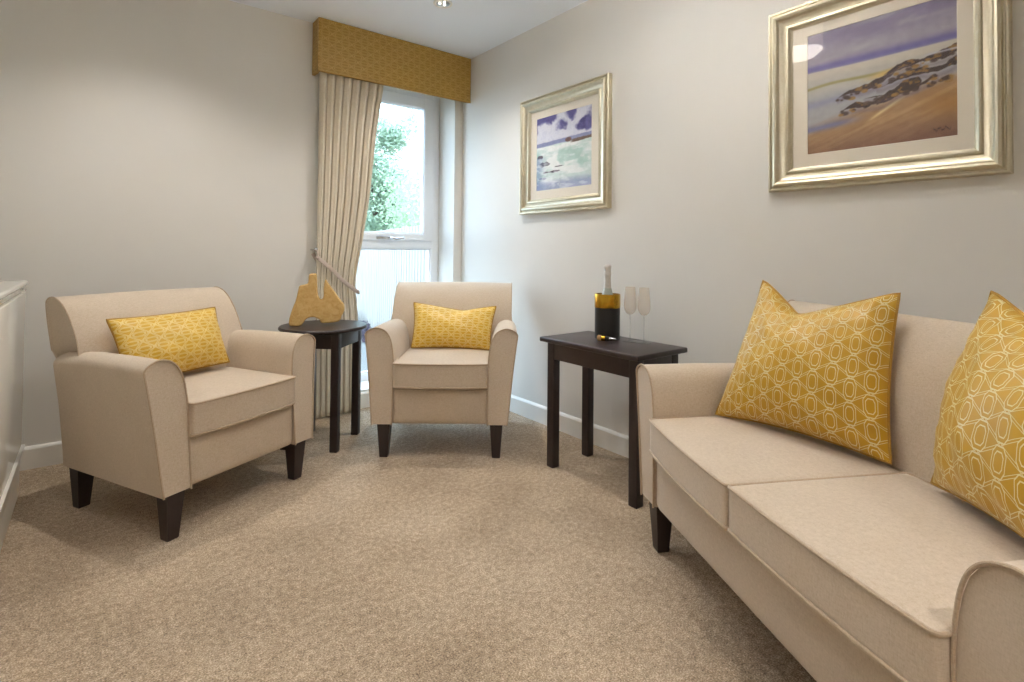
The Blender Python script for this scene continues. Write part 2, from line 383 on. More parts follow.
def make_seat(name, loc, rz, ib, ncush, bw_bot, bw_top, ztop, dsc, label, cat, tagged=False):
    root = tag(empty(name, loc, rz), label, cat)
    F, Pp = M['fabric'], M['piping']
    Y = lambda y: y*dsc
    YB = .615 if ncush == 1 else .60
    lean = .045 if ncush == 1 else .0
    tap = .93 if ncush == 1 else .95
    # arms
    for sx in (-1, 1):
        sec = arm_section(ib)
        mb = MB(); rings = []
        cx, cz = ib+.06, .40
        low = 0 if ncush == 1 else (.008 if sx < 0 else .022)
        for y, k, dz in ((.0, .965, 0), (.003, .985, 0), (.010, 1, 0), (.2, 1, 0), (.40, 1, -.004), (.50, 1, -.012), (YB-.02, 1, -.02), (YB, .97, -.022)):
            r = []; tq = 1-(1-tap)*max(0, (y-.1)/(YB-.1))
            for a, z in sec:
                a_ = ib+(a-ib)*tq if a > ib+.03 else a; aa = cx+(a_-cx)*k; zz = cz+(z-cz)*(1-(1-k)*.5)+(dz if z > .5 else 0)-low*max(0, (z-.40)/.217)
                r.append((sx*aa, Y(y+(lean*(zz-.163)/.45 if y < .1 else 0)), zz))
            rings.append(r)
        mb.loft(rings)
        arm = mb.build('arm', F, root, 40)
        pts = [(sx*a, Y(-.0025+lean*(z-.163)/.45), z-low*max(0, (z-.40)/.217)) for a, z in arm_section(ib)]
        tp = MB(); tp.tube(catmull(pts, 4), .0034, 8); tp.build('piping', Pp, arm)
    # seat base: front rail, underside and back panel
    mb = MB()
    vs, fs = rounded((ib+.004, .20, .088), .018, 12)
    mb.add([(v.x, (.014 if ncush == 1 else .004)+.20+v.y+(-.012*(1-(v.x/(ib+.01))**2)*(1-(v.z/.09)**2) if v.y < -.1 else 0), .249+v.z) for v in vs], fs)
    mb.box(-ib-.06, ib+.06, Y(.06), Y(YB-.015), .168, .30)
    bo = [(-(ib+.094*tap), .163), (ib+.094*tap, .163), (min(bw_bot, ib+.13*tap), .58), (-min(bw_bot, ib+.13*tap), .58)]
    mb.loft([[(x, Y(YB-.04), z) for x, z in bo], [(x, Y(YB+.004), z) for x, z in bo]])
    mb.build('seat_base', F, root, 40)
    # backrest: upper roll over the full width, inner back between the arms
    if ncush == 1:
        prof = [(.432, .44), (.450, .51), (.470, .574), (.497, .64), (.531, .70), (.572, .752), (.614, .785), (.655, .800), (.686, .8005), (.708, .790), (.715, .77), (.700, .70), (.668, .60), (.648, .560), (.61, .44)]
    else:
        prof = [(.452, .44), (.462, .51), (.473, .574), (.486, .64), (.506, .70), (.530, .752), (.556, .785), (.578, .800), (.594, .8005), (.606, .790), (.612, .77), (.610, .70), (.606, .60), (.602, .560), (.59, .44)]
    _old = [(.425, .44), (.440, .51), (.455, .574), (.472, .64), (.497, .70), (.530, .752), (.565, .785), (.600, .800), (.628, .8005), (.648, .790), (.655, .77), (.648, .70), (.630, .60), (.618, .560), (.60, .44)]
    def zz(z): return z if z < .574 else .574+(z-.574)*(ztop-.574)/(.80-.574)
    def ring(w0, w1, sgn, ins):
        cy, cz_ = prof[5][0]+.02, .66
        r = []
        for y, z in prof:
            z = zz(z); k = min(1, max(0, (z-.55)/.25)); w = w0+(w1-w0)*k
            if z < .57: w = max(ib*.99, w-.12*(.57-z)/.13)
            r.append((sgn*w, Y(cy+(y-cy)*ins), cz_+(z-cz_)*(1-(1-ins)*.6)))
        return r
    rings = [ring(bw_bot, bw_top, -1, .93), ring(bw_bot+.004, bw_top+.004, -1, .975), ring(bw_bot, bw_top, -1, 1)]
    NN = 12
    for i in range(1, NN):
        f = -1+2*i/NN; r = []
        for (a, y, z) in ring(bw_bot, bw_top, 1, 1):
            bul = .010*(1-f**4)*(1 if y < Y(prof[5][0]+.02) else 0); r.append((a*f, y-bul, z+.004*(1-f*f)*(1 if z > .78 else 0)))
        rings.append(r)
    rings += [ring(bw_bot, bw_top, 1, 1), ring(bw_bot+.004, bw_top+.004, 1, .975), ring(bw_bot, bw_top, 1, .93)]
    back = MB().loft(rings).build('backrest', F, root, 50)
    for sx in (-1, 1):
        pts = [p for p in ring(bw_bot+.002, bw_top+.002, sx, 1.0)][1:13]
        MB().tube(catmull(pts, 3), .0028, 8).build('piping', Pp, back)
    # seat cushions
    w = 2*ib/ncush
    for c in range(ncush):
        cx = -ib+w*(c+.5); hw = w/2-.003; hy = .232*(1 if ncush == 1 else 1.02); hz_ = .058 if ncush == 1 else .053
        y0 = -.003 if ncush == 1 else -.034
        sk = 0 if ncush == 1 else (-.03 if c == 0 else .022)
        yb = -.004 if (ncush > 1 and c == 1) else 0.0
        zc = .398 if ncush == 1 else .401+.003*c
        def fn(q, u, hw=hw, sk=sk, yb=yb, cx=cx, zc=zc):
            cr = (1-u[0]**2)*(1-u[1]**2)
            z = q.z+(.014*cr if u[2] > 0 else -.0*cr)
            y = q.y+y0+hy
            fr_ = max(0, -u[1]); y += fr_*(sk*u[0]*.5+yb) - .010*fr_**6*(1-u[0]**2)
            x = q.x*(1+.0*cr)
            return Vector((cx+x, y, zc+z))
        vs, fs = rounded((hw, hy, hz_), .010, 18, fn)
        cu = MB().add(vs, fs).build('seat_cushion', F, root, 50)
        for zs in (1, -1):
            pts = []
            r = .012; nC = 4
            for (qx, qy, a0) in ((hw-r, hy-r, 0), (-hw+r, hy-r, 90), (-hw+r, -hy+r, 180), (hw-r, -hy+r, 270)):
                for k in range(nC+1):
                    a = math.radians(a0+90*k/nC); pts.append((qx+r*math.cos(a), qy+r*math.sin(a)))
            dense = []
            for i in range(len(pts)):
                a = Vector(pts[i]); b = Vector(pts[(i+1) % len(pts)]); m_ = max(1, int((b-a).length/.05))
                for k in range(m_): dense.append(a+(b-a)*k/m_)
            tb = [fn(Vector((x, y, zs*(hz_-.003))), (x/hw, y/hy, zs)) for x, y in dense]
            MB().tube(tb, .0042, 8, closed=True).build('piping', Pp, cu)
    # legs
    for sx in (-1, 1):
        for fy, dy in ((.045, -1), (YB-.035, 1)):
            xt, yt = ib+.042, Y(fy); mb = MB(); rings = []
            for z, h_, off in ((0, .0185, 0), (.004, .0195, 0), (.17, .031, 0)):
                r = []
                for ax, ay in ((-1, -1), (1, -1), (1, 1), (-1, 1)):
                    r.append((sx*xt+ax*h_, yt+ay*h_, z))
                rings.append(r)
            mb.loft(rings); mb.build('leg', M['wood'], root, 0)
    if tagged:
        MB().box(-ib-.075, -ib-.055, Y(YB)+.003, Y(YB)+.016, .295, .318, .002).build('fabric_tag', M['dark'], root)['label'] = 'small black tag'
    return root

A1 = ((-1.5856, -.9755, 0), .4729)
A2 = ((-.7605, -1.0159, 0), -.6635)
SF = ((-.8461, -2.5777, 0), -2.0657)
make_seat('armchair', *A1, .229, 1, .336, .338, .803, 1.0, 'beige fabric armchair nearest the left wall and white cabinet, turned to the right', 'armchair', True)
make_seat('armchair', *A2, .229, 1, .336, .338, .803, 1.0, 'beige fabric armchair in the window corner between the round and rectangular dark tables', 'armchair')
make_seat('sofa', *SF, .497, 2, .598, .600, .826, 1.0, 'beige two-seat fabric sofa with piped seat cushions along the right wall', 'sofa')

# ------------------------------------------------------------------ cushions
def frame_pt(c, p):
    (l, a) = c; return Vector((l[0]+math.cos(a)*p[0]-math.sin(a)*p[1], l[1]+math.sin(a)*p[0]+math.cos(a)*p[1], p[2]))
def pillow(corners, thick, mat, label, seed, chop=0.0, chop_u=0.0, wr=.006, pin=.05, name='scatter_cushion', group=None):
    """corners: bottom-left, bottom-right, top-right, top-left; the front side faces the viewer of that order"""
    BL, BR, TR, TL = [Vector(c) for c in corners]
    N = 48; nx = ((BR-BL).cross(TL-BL)).normalized()
    root = tag(empty(name, ((BL+BR)/2)[:]), label, 'cushion', group)
    o0 = (BL+BR)/2; rs = np.random.default_rng(seed); ph = rs.uniform(0, 6.28, 12)
    def P(u, v, side):
        a, b = (u+1)/2, (v+1)/2
        # edges bow inwards between the corner ears
        uu = u*(1-pin*(1-v*v)**1.0*abs(u)**2) ; vv = v*(1-pin*1.2*(1-u*u)*abs(v)**2)
        a, b = (uu+1)/2, (vv+1)/2
        p = BL*(1-a)*(1-b)+BR*a*(1-b)+TR*a*b+TL*(1-a)*b
        e = max(0.0, (1-u*u))**.48*max(0.0, (1-v*v))**.48
        th = thick*.5*e*(1-.10*(u*u+v*v))
        tq = (u+1)/(chop_u+1) if u < chop_u else (1-u)/(1-chop_u)
        tq = tq**1.25; tq = tq if tq < .9 else .9+.1*math.sin((tq-.9)/.1*PI/2)*.6
        fold = chop*tq*max(0, (v+.3)/1.3)**2.0
        p = p-(TL-BL).normalized()*fold
        th *= 1-.35*(fold/(chop+1e-9))*max(0, v) if chop else 1
        rim = max(abs(u), abs(v))**3*(1-max(abs(u), abs(v))**14)
        w_ = wr*(math.sin(9*u+5*v+ph[0])*math.sin(4*v-3*u+ph[1])*.6+rim*(math.sin(24*u+ph[2])+math.sin(26*v+ph[3]))*.5)*(e**.4)
        if chop: w_ += wr*1.5*math.sin(18*(u-chop_u)*(1.3-v)+ph[4])*math.exp(-((u-chop_u)/.5)**2)*max(0, v)*e**.5
        # gravity slump: fuller at the base
        th *= 1+.12*(-v)*(1-v*v)
        return p+nx*(side*th*(1.25 if side > 0 else .75)+w_)
    mb = MB(); uvs = []
    for side in (1, -1):
        o = len(mb.v)
        for i in range(N+1):
            for j in range(N+1):
                u = math.sin((-1+2*i/N)*PI/2); v = math.sin((-1+2*j/N)*PI/2)
                mb.v.append(tuple(P(u, v, side)-o0)); uvs.append(((u+1)/2, (v+1)/2))
        for i in range(N):
            for j in range(N):
                a = o+i*(N+1)+j; f = (a, a+N+1, a+N+2, a+1)
                mb.f.append(f if side == 1 else f[::-1])
    me = bpy.data.meshes.new('cover'); me.from_pydata(mb.v, [], mb.f); uvl = me.uv_layers.new(name='UVMap')
    asp = (BR-BL).length/(TL-BL).length
    for l in me.loops:
        a, b = uvs[l.vertex_index]; uvl.data[l.index].uv = (a*asp, b)
    me.polygons.foreach_set('use_smooth', [True]*len(me.polygons)); me.materials.append(mat)
    c = bpy.data.objects.new('cover', me); COL.objects.link(c); c.parent = root
    edge = []
    M_ = 30
    for k in range(M_): edge.append(P(-1+2*k/M_, -1, 0))
    for k in range(M_): edge.append(P(1, -1+2*k/M_, 0))
    for k in range(M_): edge.append(P(1-2*k/M_, 1, 0))
    for k in range(M_): edge.append(P(-1, 1-2*k/M_, 0))
    MB().tube([e-o0 for e in edge], .0045, 8, closed=True).build('piping', M['goldpipe'], root)
    return root
LT = lambda c, pts: [frame_pt(c, p) for p in pts]
pillow(LT(A1, [(-.245, .35, .475), (.19, .37, .488), (.187, .47, .727), (-.262, .46, .722)]), .12, M['gold_small'],
       'small oblong mustard lattice cushion on the left armchair', 3, wr=.005)
pillow(LT(A2, [(-.20, .33, .472), (.225, .34, .462), (.253, .45, .685), (-.209, .44, .703)]), .12, M['gold_small'],
       'small oblong mustard lattice cushion on the armchair in the window corner', 5, chop=.030, chop_u=.22, wr=.005)
pillow([(-.434, -2.255, .464), (-.478, -2.760, .474), (-.335, -2.740, .893), (-.325, -2.360, .908)], .17, M['gold'],
       'large square mustard lattice cushion at the far end of the sofa by the table', 8, chop=.085, chop_u=-.24, wr=.007, pin=.06)
pillow([(-.548, -2.862, .478), (-.87, -3.16, .478), (-.74, -3.25, .895), (-.445, -2.950, .916)], .17, M['gold'],
       'large square mustard lattice cushion at the near right end of the sofa', 12, chop=.08, chop_u=.1, wr=.008, pin=.06)

# ------------------------------------------------------------------ tables
tt = tag(empty('side_table', (-.26, -1.6375, 0)), 'dark rectangular side table holding the bottle, beside the far sofa arm', 'table')
def tp(mb, n, par=tt, sm=30): return mb.build(n, M['wood'], par, sm)
tp(MB().box(-.165, .165, -.2875, .2875, .578, .600, .006), 'tabletop')
for sx in (-1, 1):
    for sy in (-1, 1):
        tp(MB().box(sx*.115-.021, sx*.115+.021, sy*.2405-.021, sy*.2405+.021, 0, .578, .003), 'leg')
for sx in (-1, 1): tp(MB().box(sx*.124-.009, sx*.124+.009, -.222, .222, .50, .578, .002), 'apron')
for sy in (-1, 1): tp(MB().box(-.1, .1, sy*.2495-.009, sy*.2495+.009, .50, .578, .002), 'apron')

rt = tag(empty('round_side_table', (-1.122, -.437, 0), math.radians(45.5)), 'dark round side table with four square legs, beneath the stone sculpture', 'table')
tp(MB().lathe([(0.0001, .583), (.206, .583), (.215, .586), (.219, .591), (.219, .598), (.215, .603), (0.0001, .603)], n=72, cap=False), 'tabletop', rt)
for sx in (-1, 1):
    for sy in (-1, 1):
        tp(MB().box(sx*.128-.019, sx*.128+.019, sy*.128-.019, sy*.128+.019, 0, .583, .003), 'leg', rt)
for sx in (-1, 1): tp(MB().box(sx*.137-.008, sx*.137+.008, -.11, .11, .505, .583, .002), 'apron', rt)
for sy in (-1, 1): tp(MB().box(-.11, .11, sy*.137-.008, sy*.137+.008, .505, .583, .002), 'apron', rt)

# stone sculpture: slab with two horns and an arched foot
sc = [(140, 562), (142, 525), (158, 470), (178, 415), (192, 350), (200, 334), (236, 326), (248, 310), (252, 268), (274, 262), (294, 268), (297, 330), (304, 396), (322, 420), (338, 404), (340, 350), (347, 300),
      (362, 318), (400, 368), (440, 425), (464, 456), (464, 488), (448, 520), (430, 552), (336, 560), (318, 538), (290, 524), (262, 523), (236, 534), (218, 560), (200, 572), (160, 572)]
K = .00093
pts2 = [((x-302)*K*.885, (572-y)*K*.92) for x, y in sc]
pts2 = [(p.x, p.y) for p in catmull([(a, b, 0) for a, b in pts2], 3, True)]
cu_ = bpy.data.curves.new('outline', 'CURVE'); cu_.dimensions = '2D'; cu_.fill_mode = 'BOTH'
cu_.extrude = .024; cu_.bevel_depth = .007; cu_.bevel_resolution = 3; cu_.offset = -.006
sp2 = cu_.splines.new('POLY'); sp2.points.add(len(pts2)-1); sp2.use_cyclic_u = True
for q, (a_, b_) in zip(sp2.points, pts2): q.co = (a_, b_, 0, 1)
tmp = bpy.data.objects.new('outline', cu_); COL.objects.link(tmp)
bpy.context.view_layer.update()
me = bpy.data.meshes.new_from_object(tmp.evaluated_get(bpy.context.evaluated_depsgraph_get()))
bpy.data.objects.remove(tmp); me.name = 'stone_sculpture'
zmin = min(v.co.y for v in me.vertices)
for v in me.vertices: v.co = Vector((v.co.x, -v.co.z, v.co.y-zmin))
me.materials.clear(); me.materials.append(M['stone'])
me.polygons.foreach_set('use_smooth', [True]*len(me.polygons)); me.set_sharp_from_angle(angle=math.radians(50))
tag(bpy.data.objects.new('stone_sculpture', me), 'polished honey-coloured abstract sculpture with two horns on the round table', 'sculpture')
COL.objects.link(bpy.data.objects['stone_sculpture'])
so = bpy.data.objects['stone_sculpture']; so.location = (-1.150, -.418, .603); so.rotation_euler = (0, 0, math.radians(-20))

# bottle in its cooler
TB = .600
c0 = (-.203, -1.572, TB)
cool = tag(empty('wine_cooler', c0), 'black cylindrical wine cooler with a wide brass band on the side table', 'wine cooler')
MB().lathe([(.0001, 0), (.055, 0), (.0575, .003), (.0575, .145), (.052, .145), (.052, .012), (.0001, .012)], n=56, cap=False).build('body', M['black'], cool)
MB().lathe([(.0580, .143), (.0590, .145), (.0590, .203), (.0580, .206), (.0535, .206), (.0530, .145)], n=56, cap=False).build('brass_band', M['brass'], cool)
bt = tag(empty('champagne_bottle', (c0[0], c0[1], TB+.012)), 'foil-necked champagne bottle standing in the black cooler', 'bottle')
MB().lathe([(.0001, 0), (.038, 0), (.042, .005), (.042, .13), (.040, .15), (.032, .175), (.023, .198), (.0175, .22)], n=40, cap=False).build('body', M['bottle'], bt)
MB().lathe([(.0182, .212), (.0168, .23), (.0148, .262), (.0150, .275), (.0168, .278), (.0172, .288), (.0155, .292), (.0150, .305), (.0168, .312), (.0165, .322), (.011, .328), (.0001, .329)], n=32, cap=False).build('neck_foil', M['foil'], bt)
MB().tube([(-.0165+.002*k, .0, .30+.004*k) for k in range(4)], .003, 6).build('pull_tab', M['steel'], bt)

for i, (gx, gy, lab) in enumerate(((-.176, -1.683, 'slender champagne flute nearer the black cooler'), (-.160, -1.747, 'slender champagne flute nearer the sofa arm'))):
    g = tag(empty('champagne_flute', (gx, gy, TB)), lab, 'glass', 'champagne flutes on the side table')
    MB().lathe([(.0001, .0), (.031, 0), (.0315, .0015), (.028, .003), (.010, .005), (.0045, .010), (.0032, .03), (.0030, .09), (.0036, .115), (.006, .1195), (.0001, .1205)], n=32, cap=False).build('stem_and_foot', M['wineglass'], g)
    MB().lathe([(.004, .1185), (.012, .1215), (.020, .129), (.0262, .142), (.0280, .158), (.0272, .185), (.0245, .215), (.0218, .243), (.0212, .243), (.0238, .215), (.0264, .185), (.0272, .158), (.0254, .143), (.0194, .131), (.0114, .1235), (.0001, .122)], n=40, cap=False).build('bowl', M['bowl'], g)

st = tag(empty('bottle_stopper', (-.278, -1.590, TB+.0125), math.radians(-68)), 'gold and steel bottle stopper lying in front of the cooler', 'stopper')
def xl(prof, name, mat):
    mb = MB(); n = 20
    mb.loft([[(x, r*math.cos(2*PI*k/n), r*math.sin(2*PI*k/n)) for k in range(n)] for x, r in prof]); return mb.build(name, mat, st)
xl([(-.006, .010), (-.004, .0125), (.012, .0125), (.014, .0115)], 'cork_top', M['cork'])
xl([(.013, .0118), (.015, .0125), (.029, .0125), (.031, .0105)], 'gold_collar', M['brass'])
xl([(.030, .0105), (.038, .0115), (.046, .010), (.05, .008)], 'rubber_seal', M['dark'])
xl([(.049, .008), (.055, .009), (.07, .005), (.080, .0018)], 'steel_tip', M['steel'])

# ------------------------------------------------------------------ pictures
def vnoise(u, v, fx, fy, seed, octv=4):
    out = np.zeros_like(u); amp = 1; tot = 0
    for o in range(octv):
        r = np.random.default_rng(seed+o*17); G = r.random((64, 64)); x = u*fx*2**o+7.3*o; y = v*fy*2**o+3.1*o
        xi = np.floor(x).astype(int); yi = np.floor(y).astype(int); a = x-xi; b = y-yi; a = a*a*(3-2*a); b = b*b*(3-2*b)
        g = lambda i, j: G[(xi+i) % 64, (yi+j) % 64]
        out += amp*((g(0,0)*(1-a)+g(1,0)*a)*(1-b)+(g(0,1)*(1-a)+g(1,1)*a)*b); tot += amp; amp *= .5
    return out/tot
def sst(a, b, x): t_ = np.clip((x-a)/(b-a), 0, 1); return t_*t_*(3-2*t_)
def lay(img, m, c): return img*(1-m[..., None])+np.array(c, float)*m[..., None]
def beach(u, v):
    rng_r = np.random.default_rng(4)
    n1 = vnoise(u, v, 2, 9, 1); n2 = vnoise(u, v, 3, 14, 5); st_ = vnoise(u+v*.4, v*2-u*.8, 2, 12, 9); fine = vnoise(u, v, 26, 30, 21, 3)
    img = np.zeros(u.shape+(3,)) + np.array((158, 152, 166.))
    img = lay(img, sst(.80, 1.0, v+.15*(n1-.5)), (128, 120, 150)); img = lay(img, sst(.45, .75, vnoise(u-v*1.2, v*2, 3, 5, 33))*.45*(v > .7), (188, 184, 184))
    hz_ = .685+.01*(n1-.5)
    img = lay(img, np.exp(-((v-hz_-.02)/.035)**2)*.9, (104, 98, 160))
    img = lay(img, (1-sst(hz_-.014, hz_, v)), (196, 190, 178))
    img = lay(img, (1-sst(.60, .66, v+.05*(n2-.5)))*.8, (178, 176, 170))
    gr = np.exp(-((v-(.54+.05*u+.01*np.sin(u*9)))/.012)**2)*(1-sst(.45, .7, u)); img = lay(img, gr*.8, (140, 132, 70))
    img = lay(img, (1-sst(.42, .53, v-.05*u+.05*(st_-.5)))*.8, (158, 158, 166))
    img = lay(img, np.exp(-((v-(.40+.10*u))/.03)**2)*.5*(1-u), (120, 128, 170))
    img = lay(img, np.exp(-((v-(.47+.13*u))/.022)**2)*sst(.35, .6, u)*(1-sst(.6, .75, u)), (208, 172, 96))
    # sand
    sand = 1-sst(.16+.22*u, .26+.22*u, v+.05*(st_-.5)); img = lay(img, sand, (160, 126, 88))
    img = lay(img, sand*sst(.45, .7, st_)*.6, (190, 158, 112)); img = lay(img, sand*(1-sst(.0, .28, v+.10*(1-u)))*.8, (112, 78, 66))
    img = lay(img, sst(.7, .95, u)*np.exp(-((v-.24)/.09)**2)*.7, (158, 112, 52))
    img = lay(img, np.exp(-((v-(.20+.09*u))/.030)**2)*(1-sst(.2, .5, u))*.85, (108, 116, 160))
    y0 = .08+.62*(u-.45)+.0; img = lay(img, np.exp(-((v-y0-.12)/.014)**2)*sst(.40, .55, u)*(1-sst(.73, .76, u)), (214, 192, 138))
    # rocks
    def rock(c0, c1, u0, u1, th, sd):
        nonlocal img
        c = c0+(c1-c0)*(u-u0)/(u1-u0); nn = vnoise(u, v, 14, 10, sd, 4); c = c+.030*(vnoise(u, v*0, 9, 1, sd+5)-.5)+.018*np.sin(u*16+sd); e = th*np.sqrt(np.clip((u-u0)/(u1-u0), 0, 1))*(u < u1)*(1-sst(u1-.03, u1, u))
        m = sst(0, .010, e*(.1+1.9*nn)-np.abs(v-c)); img = lay(img, m, (66, 50, 46)); img = lay(img, m*sst(.52, .66, fine)*.8*(v > c-.01), (146, 108, 50)); img = lay(img, m*sst(.6, .75, vnoise(u, v, 20, 20, sd+3))*.5, (40, 32, 38))
        sh_ = np.exp(-((v-c+e*1.1+.018)/.02)**2)*(e > .004)*.45; img = lay(img, sh_*(1-m), (112, 98, 108))
    rock(.40, .60, .22, .80, .034, 41); rock(.55, .63, .55, 1.1, .036, 47); rock(.46, .54, .50, 1.1, .034, 53); rock(.30, .42, .24, .80, .046, 59); rock(.36, .42, .40, .9, .020, 63)
    for q in range(70):
        ru = rng_r.random(); cu = .2+.8*ru; cv = (.38+.22*ru if q % 2 else .28+.15*ru)+(rng_r.random()-.5)*.05; cr_ = .006+.012*rng_r.random()
        img = lay(img, sst(.2, .9, 1.4-np.hypot((u-cu)/(cr_*1.6), (v-cv)/cr_)+.9*(fine-.5))*.85, (70, 54, 48) if q % 3 else (150, 112, 56))
    img = lay(img, np.exp(-((v-(.585+.03*u))/.008)**2)*sst(.78, .85, u)*.8, (190, 190, 205))
    img = lay(img, (1-sst(.0, .004, np.abs(v-(.062+.010*np.sin(u*170)+.004*np.sin(u*420)))-.002))*(u > .86)*(u < .965)*.8, (50, 36, 36))
    return img+(fine[..., None]-.5)*14
def storm(u, v):
    n1 = vnoise(u+v*.7, v-u*.5, 4, 4, 61); fine = vnoise(u, v, 24, 24, 71, 3); n2 = vnoise(u, v, 3, 10, 77)
    img = np.zeros(u.shape+(3,))+np.array((84, 80, 140.))
    img = lay(img, sst(.62, .78, vnoise(u, v, 5, 5, 3)), (56, 48, 112))
    cl = sst(.36, .54, n1+.26*np.exp(-((v-(.66+1.0*(u-.15)))/.11)**2)+.22*np.exp(-((v-(.62+1.0*(u-.52)))/.11)**2)+.35*np.exp(-((v-.68)/.07)**2)-.12); img = lay(img, cl*.95, (214, 216, 224))
    img = lay(img, cl*sst(.5, .7, fine)*.3, (160, 164, 186))
    img = lay(img, sst(0, .012, .635+.02*u+.018*vnoise(u, v, 14, 1, 81)-v+.01)*(v > .50), (128, 134, 174))
    img = lay(img, 1-sst(.585, .605, v-.02*u+.02*(n2-.5)), (196, 212, 208))
    img = lay(img, (1-sst(.58, .6, v))*sst(.50, .66, n2), (226, 230, 228)); img = lay(img, (1-sst(.5, .55, v))*sst(.52, .66, vnoise(u, v, 4, 9, 91))*.7, (158, 194, 184))
    img = lay(img, sst(0, .01, .035-np.hypot((u-.60)*.55, v-.625)), (104, 74, 70)); img = lay(img, sst(0, .01, .016*(1+vnoise(u, v, 18, 4, 95))-np.abs(v-(.595+.03*(u-.6))))*sst(.62, .7, u), (100, 78, 66))
    for (a, b, c, d) in ((.18, .35, .17, .045), (.30, .24, .2, .018), (.08, .45, .08, .035), (.45, .30, .1, .010), (.12, .16, .1, .018)):
        nn = vnoise(u, v, 12, 14, int(a*100)+100); img = lay(img, sst(0, .2, nn*1.5-np.hypot((u-a)/c, (v-b)/d))*.9, (70, 62, 78) if b > .2 else (110, 112, 150))
    img = lay(img, (1-sst(.06, .16, v+.06*(n2-.5)))*.7, (134, 142, 186)); img = lay(img, np.exp(-((u-.03)/.1)**2)*(v < .45)*.6, (120, 136, 176))
    img = lay(img, sst(.55, .7, vnoise(u*2+v, v*3, 4, 8, 121))*(v < .5)*.5, (224, 230, 232))
    return img+(fine[..., None]-.5)*18

def picture(y0, y1, z0, z1, ay0, ay1, az0, az1, painter, label):
    """hangs on the right wall; y0 is the side nearer the window"""
    cy, cz = (y0+y1)/2, (z0+z1)/2
    root = tag(empty('framed_picture', (0, cy, cz)), label, 'picture', None)
    W, Hh = abs(y1-y0)/2, (z1-z0)/2
    prof = [(0, 0), (0, .026), (.004, .030), (.009, .030), (.012, .024), (.016, .024), (.020, .033), (.027, .037), (.034, .034), (.040, .026), (.052, .019), (.062, .017), (.066, .021), (.072, .022), (.077, .018), (.080, .012), (.084, .010), (.084, .004)]
    rings = [[(-h, sy*(W-i), sz*(Hh-i)) for sy, sz in ((1, -1), (-1, -1), (-1, 1), (1, 1))] for i, h in prof]
    mb = MB(); mb.loft(rings, cap=False); mb.build('frame', M['frame'], root, 22)
    a0, a1 = abs(ay0-cy), abs(ay1-cy); b0, b1 = az0-cz, az1-cz; Wi, Hi = W-.083, Hh-.083
    mb = MB()   # mount with its window
    o4 = [(Wi, -Hi), (-Wi, -Hi), (-Wi, Hi), (Wi, Hi)]; i4 = [(a0, b0), (-a1, b0), (-a1, b1), (a0, b1)]
    mb.loft([[(-.0045, y, z) for y, z in o4], [(-.006, y, z) for y, z in o4], [(-.006, y, z) for y, z in i4], [(-.0042, y, z) for y, z in [(y*.994, z*.994) for y, z in i4]]], cap=False)
    mb.build('mount', M['mat'], root, 0)
    N = 230; mb = MB(); uu = np.linspace(0, 1, N+1)
    for j in range(N+1):
        for i in range(N+1):
            mb.v.append((-.0040, a0-(a0+a1)*uu[i], b0+(b1-b0)*uu[j]))
    for j in range(N):
        for i in range(N):
            a = j*(N+1)+i; mb.f.append((a, a+N+1, a+N+2, a+1))
    me = bpy.data.meshes.new('painting'); me.from_pydata(mb.v, [], mb.f)
    U, V = np.meshgrid(uu, uu); img = np.clip(painter(U, V), 0, 255)/255.
    lin = np.where(img <= .04045, img/12.92, ((img+.055)/1.055)**2.4).reshape(-1, 3)
    ca = me.color_attributes.new('paint', 'FLOAT_COLOR', 'POINT'); ca.data.foreach_set('color', np.hstack([lin, np.ones((len(lin), 1))]).ravel())
    t = NT('painted_canvas'); at = t.node('ShaderNodeAttribute', attribute_name='paint'); nz = t.noise(t.coord(), 180, 3)
    t.set(Roughness=.6); t.link(at.outputs['Color'], t.b.inputs['Base Color']); t.bump(nz, .15, .001)
    me.materials.append(t.m); ob = bpy.data.objects.new('painting', me); COL.objects.link(ob); ob.parent = root
    MB().box(-.0105, -.0085, -Wi, Wi, -Hi, Hi).build('picture_glass', M['picglass'], root, 0)
    return root
picture(-.698, -1.415, 1.222, 1.914, -.831, -1.279, 1.356, 1.787, storm, 'framed painting of a stormy white and violet coast, smaller in view, beside the window')
picture(-2.230, -2.922, 1.235, 1.924, -2.364, -2.799, 1.365, 1.805, beach, 'framed painting of brown rocks on a sandy beach, hung above the sofa')

